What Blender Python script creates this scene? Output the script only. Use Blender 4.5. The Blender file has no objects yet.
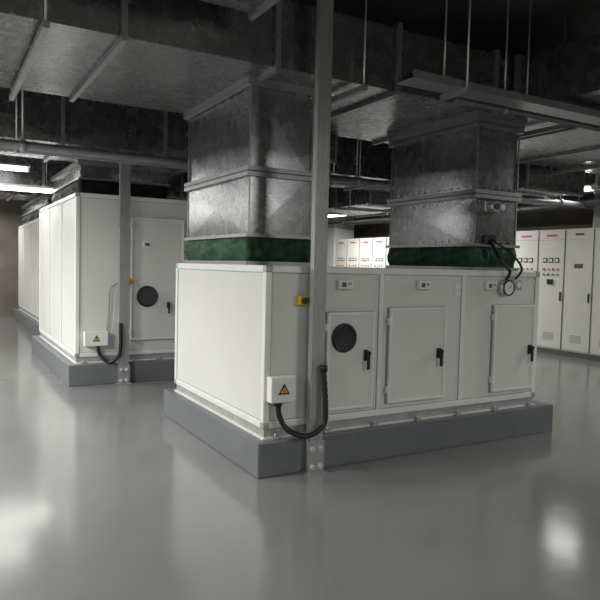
import bpy, bmesh, math, random
from mathutils import Vector, Matrix
random.seed(4)
sc=bpy.context.scene
try:
    sc.view_settings.view_transform='Standard'
    sc.view_settings.look='None'
except Exception: pass

# ---------------------------------------------------------------- materials
def mat(name,col,rough=0.5,metal=0.0,noise=0.0,nscale=8.0,bump=0.0,bscale=60.0,emit=None,estr=0.0,rvar=0.0,coat=0.0,detail=4,stretch=None):
    m=bpy.data.materials.new(name); m.use_nodes=True
    nt=m.node_tree; b=nt.nodes['Principled BSDF']
    b.inputs['Base Color'].default_value=(*col,1); b.inputs['Roughness'].default_value=rough
    b.inputs['Metallic'].default_value=metal
    if coat: 
        b.inputs['Coat Weight'].default_value=coat; b.inputs['Coat Roughness'].default_value=0.12
    tc=nt.nodes.new('ShaderNodeTexCoord'); src=tc.outputs['Object']
    if stretch:
        mp=nt.nodes.new('ShaderNodeMapping'); mp.inputs['Scale'].default_value=stretch
        nt.links.new(src,mp.inputs['Vector']); src=mp.outputs['Vector']
    n=nt.nodes.new('ShaderNodeTexNoise'); n.inputs['Scale'].default_value=nscale; n.inputs['Detail'].default_value=detail
    nt.links.new(src,n.inputs['Vector'])
    if noise>0:
        r=nt.nodes.new('ShaderNodeValToRGB')
        r.color_ramp.elements[0].position=0.3; r.color_ramp.elements[1].position=0.7
        r.color_ramp.elements[0].color=(*[max(0,c*(1-noise)) for c in col],1)
        r.color_ramp.elements[1].color=(*[min(1,c*(1+noise)) for c in col],1)
        nt.links.new(n.outputs['Fac'],r.inputs['Fac']); nt.links.new(r.outputs['Color'],b.inputs['Base Color'])
    if rvar>0:
        mr=nt.nodes.new('ShaderNodeMapRange'); mr.inputs['To Min'].default_value=max(0.02,rough-rvar); mr.inputs['To Max'].default_value=rough+rvar
        nt.links.new(n.outputs['Fac'],mr.inputs['Value']); nt.links.new(mr.outputs['Result'],b.inputs['Roughness'])
    if bump>0:
        n2=nt.nodes.new('ShaderNodeTexNoise'); n2.inputs['Scale'].default_value=bscale; n2.inputs['Detail'].default_value=3
        nt.links.new(tc.outputs['Object'],n2.inputs['Vector'])
        bp=nt.nodes.new('ShaderNodeBump'); bp.inputs['Strength'].default_value=bump; bp.inputs['Distance'].default_value=0.02
        nt.links.new(n2.outputs['Fac'],bp.inputs['Height']); nt.links.new(bp.outputs['Normal'],b.inputs['Normal'])
    if emit:
        b.inputs['Emission Color'].default_value=(*emit,1); b.inputs['Emission Strength'].default_value=estr
    return m
M={}
M['panel']=mat('white_panel_paint',(0.71,0.72,0.70),0.36,noise=0.03,nscale=1.5,bump=0.02,bscale=3)
M['alu']=mat('aluminium_profile',(0.84,0.85,0.84),0.38,0.15,noise=0.03)
M['seam']=mat('dark_seam',(0.10,0.10,0.10),0.7,noise=0.1)
M['gap']=mat('panel_gasket',(0.30,0.30,0.29),0.7,noise=0.1)
M['base']=mat('base_channel_steel',(0.42,0.42,0.40),0.5,0.3,noise=0.15)
M['black']=mat('black_plastic',(0.012,0.012,0.013),0.4,noise=0.1)
M['glass']=mat('port_glass',(0.03,0.033,0.036),0.08,noise=0.1,coat=0.6)
M['galv']=mat('galvanised_sheet',(0.34,0.35,0.36),0.27,0.85,noise=0.12,nscale=12,rvar=0.05,bump=0.04,bscale=3)
M['galvd']=mat('galvanised_sheet_dull',(0.27,0.275,0.28),0.27,0.85,noise=0.14,nscale=10,rvar=0.05,bump=0.05,bscale=2.5)
M['flange']=mat('duct_flange',(0.36,0.37,0.38),0.40,0.65,noise=0.10,nscale=20)
M['post']=mat('post_zinc',(0.38,0.39,0.39),0.5,0.45,noise=0.12,nscale=10,stretch=(8,8,0.8))
M['canvas']=mat('green_canvas',(0.008,0.060,0.026),0.6,noise=0.5,nscale=14,bump=0.3,bscale=40)
M['canvasd']=mat('dark_canvas',(0.012,0.016,0.014),0.65,noise=0.4,nscale=14,bump=0.3,bscale=40)
M['plinth']=mat('painted_plinth',(0.15,0.163,0.172),0.35,noise=0.08,nscale=3,rvar=0.06,bump=0.05,bscale=10)
M['floor']=mat('epoxy_floor',(0.205,0.21,0.208),0.15,noise=0.06,nscale=1.1,rvar=0.04,bump=0.09,bscale=4.0)
M['conc']=mat('concrete_wall',(0.20,0.18,0.155),0.85,noise=0.25,nscale=1.7,bump=0.3,bscale=14,detail=8)
M['ceil']=mat('concrete_ceiling',(0.14,0.14,0.14),0.9,noise=0.25,nscale=1.5,bump=0.2,bscale=10)
M['column']=mat('white_column_paint',(0.72,0.72,0.69),0.6,noise=0.05,nscale=2)
M['yellow']=mat('yellow_plastic',(0.80,0.50,0.02),0.4,noise=0.05)
M['red']=mat('red_plastic',(0.65,0.02,0.015),0.4,noise=0.05)
M['green']=mat('green_plastic',(0.02,0.30,0.08),0.4,noise=0.05)
M['white']=mat('white_label',(0.80,0.80,0.78),0.45,noise=0.02)
M['cab']=mat('cabinet_paint',(0.76,0.76,0.71),0.40,noise=0.03,nscale=2)
M['cabbase']=mat('cabinet_base',(0.12,0.12,0.12),0.5,noise=0.1)
M['tube']=mat('fluorescent_tube',(0.95,0.95,0.92),0.4,emit=(1.0,0.98,0.93),estr=10)
M['pipe']=mat('painted_pipe',(0.18,0.18,0.19),0.45,0.4,noise=0.15)
M['steel']=mat('bolt_steel',(0.72,0.72,0.70),0.3,0.7,noise=0.1)

# ---------------------------------------------------------------- mesh builder
class B:
    def __init__(s): s.bm=bmesh.new(); s.mats=[]
    def mi(s,m):
        if m not in s.mats: s.mats.append(m)
        return s.mats.index(m)
    def box(s,x0,x1,y0,y1,z0,z1,m,bev=0.0):
        bm=s.bm; i=s.mi(m)
        vs=[bm.verts.new((x,y,z)) for x in (x0,x1) for y in (y0,y1) for z in (z0,z1)]
        idx=[(0,1,3,2),(4,6,7,5),(0,4,5,1),(2,3,7,6),(0,2,6,4),(1,5,7,3)]
        fs=[bm.faces.new([vs[k] for k in q]) for q in idx]
        for f in fs: f.material_index=i
        if bev>0:
            es={e for f in fs for e in f.edges}
            r=bmesh.ops.bevel(bm,geom=list(es),offset=bev,segments=2,affect='EDGES',profile=0.5)
            for f in r['faces']: f.material_index=i
        return s
    def cyl(s,c,axis,r,h,m,n=24,r2=None,bev=0):
        bm=s.bm;i=s.mi(m)
        rot={'z':Matrix.Identity(4),'x':Matrix.Rotation(math.pi/2,4,'Y'),'y':Matrix.Rotation(math.pi/2,4,'X')}[axis]
        g=bmesh.ops.create_cone(bm,cap_ends=True,segments=n,radius1=r,radius2=r if r2 is None else r2,depth=h,matrix=Matrix.Translation(c)@rot)
        for f in {f for v in g['verts'] for f in v.link_faces}:
            f.material_index=i
            if len(f.verts)==4: f.smooth=True
        return s
    def torus(s,c,axis,R,r,m,n=32,k=10):
        bm=s.bm;i=s.mi(m);rings=[]
        for a in range(n):
            A=2*math.pi*a/n;ring=[]
            for b in range(k):
                t=2*math.pi*b/k; rr=R+r*math.cos(t); p=(rr*math.cos(A),rr*math.sin(A),r*math.sin(t))
                if axis=='y': p=(p[0],p[2],p[1])
                if axis=='x': p=(p[2],p[0],p[1])
                ring.append(bm.verts.new((c[0]+p[0],c[1]+p[1],c[2]+p[2])))
            rings.append(ring)
        for a in range(n):
            for b in range(k):
                f=bm.faces.new([rings[a][b],rings[a][(b+1)%k],rings[(a+1)%n][(b+1)%k],rings[(a+1)%n][b]]); f.material_index=i;f.smooth=True
        return s
    def poly(s,pts,m):
        f=s.bm.faces.new([s.bm.verts.new(p) for p in pts]); f.material_index=s.mi(m); return s
    def tube(s,pts,r,m,k=10,corr=0.0,sub=8):
        P=[Vector(p) for p in pts]; path=[]
        for i in range(len(P)-1):
            p0=P[max(i-1,0)];p1=P[i];p2=P[i+1];p3=P[min(i+2,len(P)-1)]
            for j in range(sub):
                t=j/sub
                path.append(0.5*((2*p1)+(p2-p0)*t+(2*p0-5*p1+4*p2-p3)*t*t+(3*p1-p0-3*p2+p3)*t**3))
        path.append(P[-1]); i_=s.mi(m); rings=[]
        ref=Vector((0.3,0.2,0.93)).normalized()
        for i,p in enumerate(path):
            t=(path[min(i+1,len(path)-1)]-path[max(i-1,0)]).normalized()
            a=t.cross(ref)
            if a.length<0.05: a=t.cross(Vector((1,0,0)))
            a.normalize(); b=t.cross(a); rr=r*(1+(corr if i%2 else -corr))
            rings.append([s.bm.verts.new(p+rr*(math.cos(2*math.pi*q/k)*a+math.sin(2*math.pi*q/k)*b)) for q in range(k)])
        for i in range(len(rings)-1):
            for q in range(k):
                f=s.bm.faces.new([rings[i][q],rings[i][(q+1)%k],rings[i+1][(q+1)%k],rings[i+1][q]]); f.material_index=i_;f.smooth=True
        for rg in (rings[0],rings[-1]): 
            f=s.bm.faces.new(rg); f.material_index=i_
        return s
    # rectangular duct segment with cross-broken faces; axis = run direction
    def crease(s,x0,x1,y0,y1,z0,z1,m,axis,h=0.005):
        bm=s.bm;i=s.mi(m)
        c=[(x,y,z) for x in (x0,x1) for y in (y0,y1) for z in (z0,z1)]
        vs=[bm.verts.new(p) for p in c]; cen=Vector(((x0+x1)/2,(y0+y1)/2,(z0+z1)/2))
        for q,ax in (((0,1,3,2),'x'),((4,6,7,5),'x'),((0,4,5,1),'y'),((2,3,7,6),'y'),((0,2,6,4),'z'),((1,5,7,3),'z')):
            if ax==axis:
                f=bm.faces.new([vs[k] for k in q]); f.material_index=i; continue
            mid=sum((vs[k].co for k in q),Vector())/4; o=mid-cen; o.normalize()
            mv=bm.verts.new(mid+o*h)
            for k in range(4):
                f=bm.faces.new([vs[q[k]],vs[q[(k+1)%4]],mv]); f.material_index=i
        return s
    def ring(s,x0,x1,y0,y1,z,t,w,m): # horizontal flange ring about z
        s.box(x0-w,x1+w,y0-w,y0,z-t,z+t,m); s.box(x0-w,x1+w,y1,y1+w,z-t,z+t,m)
        s.box(x0-w,x0,y0,y1,z-t,z+t,m); s.box(x1,x1+w,y0,y1,z-t,z+t,m)
        return s
    def obj(s,name,parent=None,loc=None):
        bmesh.ops.recalc_face_normals(s.bm,faces=s.bm.faces[:])
        me=bpy.data.meshes.new(name); s.bm.to_mesh(me); s.bm.free()
        for m in s.mats: me.materials.append(M[m])
        o=bpy.data.objects.new(name,me); sc.collection.objects.link(o)
        if parent: o.parent=parent
        if loc: o.location=loc
        return o
def empty(name,loc=(0,0,0)):
    e=bpy.data.objects.new(name,None); e.empty_display_size=0.2; e.location=loc; sc.collection.objects.link(e); return e

# ---------------------------------------------------------------- room
X0,X1,Y0,Y1,ZC=-7.0,9.8,-8.0,15.2,4.15
B().box(X0,X1,Y0,Y1,-0.1,0,'floor').obj('floor')
B().box(X0-.2,X1+.2,Y0-.2,Y1+.2,ZC,ZC+.1,'ceil').obj('ceiling')
B().box(X0-.2,X0,Y0-.2,Y1+.2,-.1,ZC,'conc').obj('wall_left')
B().box(X1,X1+.2,Y0-.2,Y1+.2,-.1,ZC,'conc').obj('wall_right')
B().box(X0,X1,Y1,Y1+.2,-.1,ZC,'conc').obj('wall_back')
B().box(X0,X1,Y0-.2,Y0,-.1,ZC,'conc').obj('wall_front')
B().box(9.05,9.8,2.6,3.75,0,ZC,'column',.01).obj('structural_column')
B().box(8.2,8.9,11.75,12.6,0,ZC,'column',.01).obj('structural_column')

# ---------------------------------------------------------------- air handling units
def warning_box(b,x0,x1,z0,z1,d=0.09):
    b.box(x0,x1,-d,-0.005,z0,z1,'white',0.008)
    cx=(x0+x1)/2; cz=(z0+z1)/2; s=min(x1-x0,z1-z0)*0.26; y=-d-0.001
    b.poly([(cx-s,y,cz-s*.7),(cx+s,y,cz-s*.7),(cx,y,cz+s*1.0)],'black')
    s2=s*.62; y-=.001
    b.poly([(cx-s2,y,cz-s2*.72),(cx+s2,y,cz-s2*.72),(cx,y,cz+s2*.85)],'yellow')
    y-=.001; b.poly([(cx-s*.08,y,cz-s*.35),(cx+s*.08,y,cz-s*.35),(cx+s*.02,y,cz+s*.4),(cx-s*.1,y,cz+s*.4)],'black')
    for xx in (x0+.015,x1-.015):
        for zz in (z0+.015,z1-.015): b.cyl((xx,-d,zz),'y',.005,.004,'steel',8)
def door(b,x0,x1,z0,z1,hx,hz,port=None):
    b.box(x0,x1,-.006,0.01,z0,z1,'gap')
    t=.026
    b.box(x0+.004,x1-.004,-.024,0,z0+.004,z1-.004,'panel',.004)
    for a in ((x0+.004,x0+t,z0+.004,z1-.004),(x1-t,x1-.004,z0+.004,z1-.004),(x0+t,x1-t,z0+.004,z0+t),(x0+t,x1-t,z1-t,z1-.004)):
        b.box(a[0],a[1],-.031,-.02,a[2],a[3],'alu',.002)
    for zz in (z0+.12,z1-.12): b.box(x0-.012,x0+.02,-.04,0,zz-.03,zz+.03,'alu',.003)
    b.box(hx-.018,hx+.018,-.05,-.02,hz-.045,hz+.045,'black',.006)
    b.cyl((hx,-.06,hz+.02),'y',.017,.04,'black',16)
    b.box(hx-.012,hx+.012,-.08,-.058,hz-.115,hz+.03,'black',.006)
    if port:
        px,pz,r=port
        b.cyl((px,-.028,pz),'y',r,.02,'glass',40)
        b.torus((px,-.034,pz),'y',r,.014,'black',40)
def ahu(loc,L,W,zb,zt,seamx=(),seamy=(),hp=.27):
    e=empty('air_handling_unit',loc); t=.055
    b=B().box(.012,L-.012,.012,W-.012,zb,zt-.01,'panel'); b.obj('body_panels',e)
    b=B()
    for x in (0,L-t):
        for y in (0,W-t): b.box(x,x+t,y,y+t,zb,zt,'alu',.008)
    for z in (zb,zt-t):
        for y in (0,W-t): b.box(t,L-t,y,y+t,z,z+t,'alu',.008)
        for x in (0,L-t): b.box(x,x+t,t,W-t,z,z+t,'alu',.008)
    for x in (0,L-t):
        for y in (0,W-t):
            for z in (zb,zt-t): b.box(x-.003,x+t+.003,y-.003,y+t+.003,z-.001,z+t+.003,'base',.012)
    for x in seamx:
        b.box(x-.022,x+.022,.002,.02,zb+t,zt-t,'alu',.004); 
        for d in (-.026,.023): b.box(x+d,x+d+.003,.008,.02,zb+t,zt-t,'gap')
    for y in seamy:
        b.box(.002,.02,y-.022,y+.022,zb+t,zt-t,'alu',.004)
        for d in (-.026,.023): b.box(.008,.02,y+d,y+d+.003,zb+t,zt-t,'gap')
    g=.005
    for z in (zb+t,zt-t-g):
        b.box(t,L-t,.009,.02,z,z+g,'gap'); b.box(.009,.02,t,W-t,z,z+g,'gap')
    for x in (t,L-t-g): b.box(x,x+g,.009,.02,zb+t,zt-t,'gap')
    for y in (t,W-t-g): b.box(.009,.02,y,y+g,zb+t,zt-t,'gap')
    b.obj('aluminium_frame',e)
    b=B()
    b.box(.02,L-.02,.02,.08,hp,zb,'base'); b.box(.02,L-.02,W-.08,W-.02,hp,zb,'base')
    b.box(.02,.08,.08,W-.08,hp,zb,'base'); b.box(L-.08,L-.02,.08,W-.08,hp,zb,'base')
    b.box(.0,L,.0,.06,hp,hp+.012,'alu'); b.box(.0,.06,.06,W,hp,hp+.012,'alu')
    n=int(L/.5)
    for k in range(n+1):
        x=.1+k*(L-.2)/n; b.box(x-.03,x+.03,-.03,.03,hp,hp+.02,'base',.003); b.cyl((x,-.01,hp+.03),'z',.01,.025,'steel',6)
    b.obj('base_frame',e)
    return e

# main unit
HP=.27
u1=ahu((0,0,0),3.03,2.07,.35,1.60,seamx=(1.09,2.02),seamy=())
b=B(); door(b,.54,1.01,.44,1.24,.92,.88,(.70,1.03,.105)); b.obj('access_door_1',u1)
b=B(); door(b,1.16,1.80,.45,1.27,1.71,.86); b.obj('access_door_2',u1)
b=B(); door(b,2.39,2.955,.45,1.28,2.88,.84); b.obj('access_door_3',u1)
b=B()
for x in (.71,1.53,2.34):
    b.box(x-.07,x+.07,-.035,.012,1.42,1.50,'white',.01)
    b.box(x-.045,x-.005,-.037,-.03,1.44,1.478,'seam'); b.box(x+.01,x+.045,-.037,-.03,1.455,1.478,'base')
b.obj('lamp_switch_boxes',u1)
b=B(); warning_box(b,.02,.235,.565,.76); b.obj('junction_box',u1)
b=B(); b.tube([(.10,-.05,.57),(.11,-.055,.46),(.16,-.09,.36),(.25,-.165,.315),(.34,-.19,.33),(.43,-.19,.40),(.44,-.185,.55),(.43,-.165,.80)],.021,'black',12,.10,12)
b.cyl((.10,-.05,.555),'z',.03,.04,'black',12); b.cyl((.43,-.165,.82),'z',.028,.05,'black',12); b.obj('flexible_conduit',u1)
b=B(); b.box(.27,.39,-.05,.012,1.30,1.37,'yellow',.006); b.cyl((.31,-.06,1.335),'y',.025,.03,'black',16); b.cyl((.36,-.06,1.335),'y',.017,.03,'red',16)
b.obj('isolator_switch',u1)
gx=2.52
b=B(); b.cyl((gx,-.03,1.44),'y',.075,.075,'steel',32); b.cyl((gx,-.07,1.44),'y',.062,.006,'white',32); b.torus((gx,-.07,1.44),'y',.068,.009,'black',32,8)
b.poly([(gx-.007,-.076,1.43),(gx+.007,-.076,1.43),(gx+.03,-.076,1.48)],'red')
b.box(2.60,2.72,-.05,.012,1.42,1.52,'base',.008); b.cyl((2.66,-.055,1.47),'y',.028,.02,'white',16)
b.tube([(2.51,-.03,1.50),(2.51,-.08,1.60),(2.43,-.03,1.70),(2.46,.06,1.80),(2.48,.16,1.88)],.016,'black',10,.1,10)
b.tube([(2.64,-.03,1.52),(2.66,-.09,1.62),(2.58,-.06,1.74),(2.52,.02,1.82),(2.50,.16,1.90)],.011,'black',10,.1,10)
b.obj('differential_pressure_gauge',u1)
b=B()
for (x,z,w,h) in ((1.95,1.45,.07,.05),(1.95,1.38,.07,.04),(1.15,1.51,.05,.03)): b.box(x-w/2,x+w/2,.006,.0125,z-h/2,z+h/2,'white')
b.obj('nameplates',u1)
B().box(-.07,3.23,-.07,2.2,0,HP,'plinth',.01).obj('equipment_plinth')

# second unit
u2=ahu((-.60,4.22,0),2.2,3.3,.35,2.47,seamx=(.62,1.5),seamy=(1.1,2.2))
b=B(); door(b,.70,1.44,.55,2.2,1.22,1.02,(.925,1.14,.13)); b.obj('access_door_1',u2)
b=B(); warning_box(b,.10,.40,.50,.69); b.obj('junction_box',u2)
b=B(); b.tube([(.28,-.05,.50),(.30,-.07,.38),(.40,-.13,.29),(.50,-.20,.36),(.53,-.21,.5),(.53,-.20,.80)],.024,'black',12,.1,12); b.obj('flexible_conduit',u2)
b=B(); b.box(.62,.74,-.05,.012,1.31,1.38,'yellow',.006); b.cyl((.66,-.06,1.345),'y',.02,.03,'red',16)
b.tube([(.40,-.02,.69),(.42,-.03,1.0),(.44,-.03,1.25),(.6,-.03,1.34)],.009,'gap',8,0,6); b.obj('isolator_switch',u2)
b=B(); b.box(.86,.98,-.035,.012,1.80,1.88,'white',.008); b.box(.89,.95,-.038,-.03,1.82,1.86,'seam'); b.obj('lamp_switch_boxes',u2)
B().box(-.70,1.75,4.10,7.7,0,HP,'plinth',.01).obj('equipment_plinth')

# third unit
u3=ahu((-.24,9.3,0),2.2,4.9,.35,2.47,seamx=(1.1,),seamy=(1.2,2.4,3.6))
b=B(); door(b,1.2,1.9,.5,2.2,1.8,1.1,(1.5,1.4,.13)); b.obj('access_door_1',u3)
B().box(-.34,2.1,9.18,14.3,0,HP,'plinth',.01).obj('equipment_plinth')

# ---------------------------------------------------------------- duct risers
def wrinkle(b,x0,x1,y0,y1,z0,z1,m):
    per=[];n=28
    for k in range(n): per.append((x0+(x1-x0)*k/n,y0,0,-1))
    for k in range(n): per.append((x1,y0+(y1-y0)*k/n,1,0))
    for k in range(n): per.append((x1-(x1-x0)*k/n,y1,0,1))
    for k in range(n): per.append((x0,y1-(y1-y0)*k/n,-1,0))
    rows=[];lv=9;i=b.mi(m)
    for j in range(lv):
        t=j/(lv-1);row=[]
        for q,(x,y,nx,ny) in enumerate(per):
            o=.028*math.sin(math.pi*t)+ math.sin(math.pi*t)*(.018*math.sin(q*1.7+3*t)+.014*math.sin(q*.63-5*t)+random.uniform(-.010,.010))
            row.append(b.bm.verts.new((x+nx*o,y+ny*o,z0+(z1-z0)*t+random.uniform(-.004,.004)*(0<t<1))))
        rows.append(row)
    N=len(per)
    for j in range(lv-1):
        for q in range(N):
            f=b.bm.faces.new([rows[j][q],rows[j][(q+1)%N],rows[j+1][(q+1)%N],rows[j+1][q]]);f.material_index=i;f.smooth=True
def riser(x0,x1,y0,y1,zbase,levels,canv=(.03,.23),rivets=False,cm='canvas',m='galv'):
    e=empty('duct_riser',((x0+x1)/2,(y0+y1)/2,zbase)); ox,oy=(x0+x1)/2,(y0+y1)/2
    a,bx,c,d=x0-ox,x1-ox,y0-oy,y1-oy
    b=B(); b.box(a-.03,bx+.03,c-.03,d+.03,0,canv[0],'flange'); wrinkle(b,a,bx,c,d,canv[0],canv[1],cm); b.obj('flexible_connector',e)
    b=B(); zs=[canv[1]]+[z-zbase for z in levels]
    b.ring(a,bx,c,d,zs[0]+.012,.014,.035,'flange')
    for k in range(len(zs)-1):
        g=.0 if k%2==0 else .012
        b.crease(a+g,bx-g,c+g,d-g,zs[k],zs[k+1],m,'z')
        if k<len(zs)-2:
            b.ring(a,bx,c,d,zs[k+1]+.022,.018,.035,'flange'); b.ring(a,bx,c,d,zs[k+1]-.022,.018,.035,'flange')
    b.ring(a,bx,c,d,zs[-1]-.03,.03,.05,'flange')
    for k in range(len(zs)-1):
        for (xx,yy) in ((a,c),(bx,c),(a,d),(bx,d)): b.box(xx-.006,xx+.006,yy-.006,yy+.006,zs[k],zs[k+1],'flange')
    b.obj('duct_sections',e)
    if rivets:
        b=B()
        for z in (zs[0]+.05,zs[1]-.07,zs[1]+.07,zs[-1]-.09):
            y=c+.05
            while y<d: b.cyl((a-.004,y,z),'x',.008,.014,'steel',8); y+=.10
            x=a+.04
            while x<bx: b.cyl((x,c-.004,z),'y',.008,.014,'steel',8); x+=.09
        b.obj('rivets',e)
    return e,ox,oy
e1,_,_=riser(.06,.64,.45,1.88,1.60,[2.36,3.10])
e2,ox,oy=riser(2.32,2.88,.20,1.50,1.60,[2.33,3.0,3.10],rivets=True)
b=B(); zc=2.21-1.6; px=2.50-ox; py=.20-oy
b.box(px-.10,px+.10,py-.05,py,zc-.05,zc+.05,'flange',.006); b.cyl((px-.02,py-.08,zc),'y',.045,.07,'steel',20); b.cyl((px-.02,py-.12,zc),'y',.03,.02,'black',16)
b.cyl((px+.08,py-.08,zc),'y',.03,.06,'white',16)
b.box(px-.07,px+.07,py-.05,py,zc-.36,zc-.27,'black',.01); b.obj('damper_actuator',e2)
riser(-.45,.75,4.7,6.9,2.47,[2.95],m='galvd',cm='canvasd')
riser(-.20,1.2,9.4,13.4,2.47,[2.95],m='galvd')

# ---------------------------------------------------------------- ceiling ducts
def hduct(x0,x1,y0,y1,z0,z1,axis,seg=1.2,m='galvd',hang=True,name='ceiling_duct'):
    e=empty(name,(x0,y0,z0)); L=(x1-x0) if axis=='x' else (y1-y0); Wd=(y1-y0) if axis=='x' else (x1-x0); H=z1-z0
    n=max(1,round(L/seg)); s=L/n; b=B(); w=.035
    def bx(l0,l1,w0,w1,h0,h1,mm,bev=0):
        if axis=='x': b.box(l0,l1,w0,w1,h0,h1,mm,bev)
        else: b.box(w0,w1,l0,l1,h0,h1,mm,bev)
    for k in range(n):
        if axis=='x': b.crease(k*s,(k+1)*s,0,Wd,0,H,m,'x',.012)
        else: b.crease(0,Wd,k*s,(k+1)*s,0,H,m,'y',.012)
    for k in range(0,n+1):
        l=min(max(k*s,.02),L-.02)
        bx(l-.02,l+.02,-w,0,-w,H+w,'flange'); bx(l-.02,l+.02,Wd,Wd+w,-w,H+w,'flange')
        bx(l-.02,l+.02,0,Wd,-w,0,'flange'); bx(l-.02,l+.02,0,Wd,H,H+w,'flange')
    b.obj('duct_sections',e)
    if hang:
        b=B(); k=.55
        while k<L:
            bx(k-.02,k+.02,-.12,Wd+.12,-w-.045,-w+.0,'post')
            for ww in (-.09,Wd+.09):
                c=(k,ww,(ZC-z0-w)/2-.03) if axis=='x' else (ww,k,(ZC-z0-w)/2-.03)
                b.cyl(c,'z',.008,ZC-z0+w+.02,'steel',8)
            k+=2.4
        b.obj('hanger_trapezes',e)
    return e
hduct(-4.5,7.0,.10,1.95,3.10,3.62,'x')
hduct(-4.5,7.6,3.55,4.9,2.95,3.5,'x')
hduct(2.65,3.75,-5.5,.06,3.12,3.60,'y')
hduct(-4.5,-.2,-1.1,-.15,3.35,3.75,'x')
hduct(5.2,6.4,2.05,3.45,2.80,3.3,'y',seg=.7)
hduct(3.9,4.5,2.02,3.5,2.70,3.05,'y',seg=.5)
hduct(1.2,1.9,2.05,3.5,2.85,3.2,'y',seg=.7)
hduct(-3,6.8,7.4,8.6,2.85,3.35,'x')
hduct(-2,6.8,10.2,11.6,2.95,3.4,'x')
hduct(4.6,5.5,5.0,7.3,2.75,3.3,'y')
hduct(2.9,3.6,5.0,7.3,2.70,3.1,'y',seg=.8)

def pipe(p,q,r,name='overhead_pipe',m='pipe'):
    e=empty(name,p); d=Vector(q)-Vector(p); L=d.length; b=B()
    ax='x' if abs(d.x)>abs(d.y) else 'y'
    c=d/2; b.cyl(tuple(c),ax,r,L,m,20)
    k=.6
    while k<L:
        c=d*(k/L); b.cyl(tuple(c),ax,r*1.35,.05,'flange',20); b.cyl((c.x,c.y,(ZC-p[2])/2),'z',.008,ZC-p[2],'steel',8); k+=2.0
    b.obj('pipe_run',e)
pipe((-4,2.60,2.72),(7.2,2.60,2.72),.045)
pipe((-4,3.15,2.76),(7.2,3.15,2.76),.03)
pipe((-4,6.0,3.7),(9.0,6.0,3.7),.08)
pipe((7.5,-4,3.0),(7.5,14,3.0),.05)
pipe((7.75,-4,2.85),(7.75,14,2.85),.03)
pipe((1.6,-.22,3.02),(7.2,-.22,3.02),.03)
def tray(x0,x1,y0,y1,z,axis='y',h=.09):
    e=empty('cable_tray',(x0,y0,z)); b=B()
    if axis=='y': W=x1-x0;L=y1-y0
    else: W=y1-y0;L=x1-x0
    def bx(w0,w1,l0,l1,h0,h1,m):
        if axis=='y': b.box(w0,w1,l0,l1,h0,h1,m)
        else: b.box(l0,l1,w0,w1,h0,h1,m)
    bx(0,W,0,L,0,.006,'flange'); bx(0,.01,0,L,.006,h,'flange'); bx(W-.01,W,0,L,.006,h,'flange')
    for k in range(int((W-.02)/.07)): b.cyl((.05+k*.07,L/2,.03) if axis=='y' else (L/2,.05+k*.07,.03),axis,.018,L,'black',8)
    k=.5
    while k<L:
        bx(-.05,W+.05,k-.02,k+.02,-.04,0,'post')
        for ww in (-.03,W+.03): b.cyl((ww,k,(ZC-z)/2-.02) if axis=='y' else (k,ww,(ZC-z)/2-.02),'z',.008,ZC-z+.04,'steel',8)
        k+=2
    b.obj('tray',e)
tray(8.3,8.7,1.0,11.5,2.85)
tray(.9,7.2,-.55,-.35,3.0,'x',.06)

# ---------------------------------------------------------------- steel posts
def post(x,y,name='steel_support_post',w=.115,d=.055,top=ZC,hb=.27):
    e=empty(name,(x,y,0)); t=.006; b=B()
    b.box(-w/2,w/2,-d,-d+t,.0,top,'post',.001)
    b.box(-w/2,-w/2+t,-d+t,0,.0,top,'post'); b.box(w/2-t,w/2,-d+t,0,.0,top,'post')
    b.obj('c_channel',e)
    b=B(); b.box(-w/2-.015,w/2+.015,-d-.008,-d,.0,.25,'post',.002)
    b.box(-w/2-.03,w/2+.03,-d-.05,0,0,.008,'post')
    for zz in (.05,.19):
        for xx in (-.035,.035):
            b.cyl((xx,-d-.011,zz),'y',.021,.006,'white',16); b.cyl((xx,-d-.02,zz),'y',.012,.016,'steel',6)
    b.obj('base_plate',e)
    return e
post(.40,-.071)
post(-.02,4.09,w=.13,top=2.95)

# ---------------------------------------------------------------- electrical cabinets
def cabinet(y0,y1,x=8.22,z=2.42,depth=.6,kind=0):
    W=y1-y0; e=empty('electrical_cabinet',(x,y0,0)); g=.004
    b=B(); b.box(.02,depth,0+g,W-g,.0,.10,'cabbase'); b.box(.012,depth,g,W-g,.10,z,'cab',.004); b.obj('enclosure',e)
    b=B(); b.box(0,.02,.018,W-.018,.13,z-.22,'cab',.004); b.box(0,.02,.018,W-.018,z-.20,z-.02,'cab',.004)
    b.box(-.001,.015,.010,.016,.12,z-.02,'seam'); b.obj('door_panel',e)
    b=B()
    b.box(-.025,0,.05,.075,1.05,1.22,'black',.005)
    if kind==0:
        b.box(-.004,0,W*.3,W*.7,z-.135,z-.10,'red')
        for k in range(3): 
            yy=W*(.28+.22*k); b.box(-.012,0,yy-.045,yy+.045,1.78,1.87,'black',.004); b.box(-.014,-.01,yy-.033,yy+.033,1.80,1.85,'white')
        for k in range(4):
            yy=W*(.24+.17*k); c=('red','green','yellow','red')[k]
            b.cyl((-.012,yy,1.65),'x',.018,.025,c,14); b.cyl((-.012,yy,1.55),'x',.018,.025,('green','red','black','green')[k],14)
        b.box(-.03,0,W*.4,W*.6,1.36,1.46,'black',.005)
    else:
        b.box(-.004,0,W*.35,W*.65,z-.13,z-.09,'seam')
        b.box(-.006,0,W*.35,W*.65,1.68,1.76,'seam')
    for k in range(7): b.box(-.003,.0,W*.3,W*.7,.28+k*.022,.286+k*.022,'gap')
    b.obj('controls',e)
y=4.94; ed=[y+.615*k for k in range(0,12)]
for k in range(11): cabinet(ed[k],ed[k+1])
cabinet(4.325,4.94); cabinet(3.71,4.325)
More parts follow.
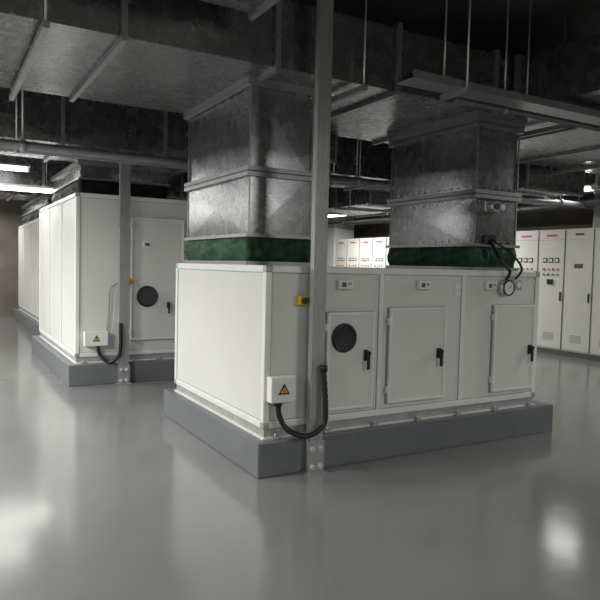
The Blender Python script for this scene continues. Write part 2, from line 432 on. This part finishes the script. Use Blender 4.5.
cabinet(3.10,3.71,kind=1,z=2.42); cabinet(2.49,3.10,kind=1,z=2.42); cabinet(1.88,2.49,kind=1); cabinet(1.27,1.88,kind=1)

# ---------------------------------------------------------------- fluorescent fixtures
def lamp(x,y,z,axis='x',power=60,L=1.2,col=(1,.985,.945)):
    e=empty('fluorescent_light',(x,y,z)); b=B()
    def bx(a0,a1,c0,c1,z0,z1,m,bev=0):
        if axis=='x': b.box(a0,a1,c0,c1,z0,z1,m,bev)
        else: b.box(c0,c1,a0,a1,z0,z1,m,bev)
    bx(-L/2,L/2,-.05,.05,.03,.09,'white',.004)
    bx(-L/2,L/2,-.11,-.05,.05,.056,'white'); bx(-L/2,L/2,.05,.11,.05,.056,'white')
    for s in (-.045,.045):
        b.cyl((0,s,0.01) if axis=='x' else (s,0,0.01),axis,.018,L-.06,'tube',12)
    for s in (-1,1): bx(s*(L/2-.02)-.015,s*(L/2-.02)+.015,-.065,.065,-.01,.04,'white')
    for s in (-.33,.33):
        c=(s*L,0,(ZC-z+.09)/2) if axis=='x' else (0,s*L,(ZC-z+.09)/2)
        b.cyl(c,'z',.006,ZC-z-.09,'steel',8)
    b.obj('fixture',e)
    l=bpy.data.lights.new('tube_light','AREA'); l.shape='RECTANGLE'; l.size=L if axis=='x' else .14; l.size_y=.14 if axis=='x' else L
    l.energy=power; l.color=col
    o=bpy.data.objects.new('tube_light',l); sc.collection.objects.link(o); o.parent=e; o.location=(0,0,-.02)
lamp(-4.3,.6,2.85,'y',260)
lamp(-4.0,3.2,2.85,'y',240)
lamp(-4.0,6.0,2.85,'y',220)
lamp(-1.5,6.3,2.95,'x',9)
lamp(-.95,7.02,2.72,'x',9)
lamp(-3.4,10.8,2.95,'y',130)
lamp(-1.5,13.8,2.95,'x',50)  # added fixture, out of view, to brighten the back wall
lamp(6.9,2.5,2.92,'y',6,L=.6)
lamp(6.9,6.2,2.92,'y',90)
lamp(6.9,9.8,2.92,'y',100)
lamp(7.0,-1.2,3.1,'y',130)  # extra fixture added outside the frame to light the cabinet fronts
lamp(-1.5,-6.2,3.2,'x',70)
lamp(3.0,-6.5,3.2,'x',170)
lamp(-5.0,-3.0,3.1,'y',60)

w=bpy.data.worlds.new('world'); sc.world=w; w.use_nodes=True
w.node_tree.nodes['Background'].inputs[0].default_value=(.5,.5,.5,1); w.node_tree.nodes['Background'].inputs[1].default_value=.05

# ---------------------------------------------------------------- camera
yaw,pitch,roll=1.0487,-0.0537,0.0237
d=Vector((math.cos(yaw)*math.cos(pitch),math.sin(yaw)*math.cos(pitch),math.sin(pitch)))
r0=Vector((math.sin(yaw),-math.cos(yaw),0)); u0=r0.cross(d)
r=r0*math.cos(roll)+u0*math.sin(roll); u=-r0*math.sin(roll)+u0*math.cos(roll)
cd=bpy.data.cameras.new('camera'); cd.sensor_width=36; cd.lens=632.98/600*36; cd.clip_end=100
co=bpy.data.objects.new('camera',cd); sc.collection.objects.link(co)
mw=Matrix((( r.x,u.x,-d.x,-2.1443),(r.y,u.y,-d.y,-4.2468),(r.z,u.z,-d.z,1.6),(0,0,0,1)))
co.matrix_world=mw
sc.camera=co
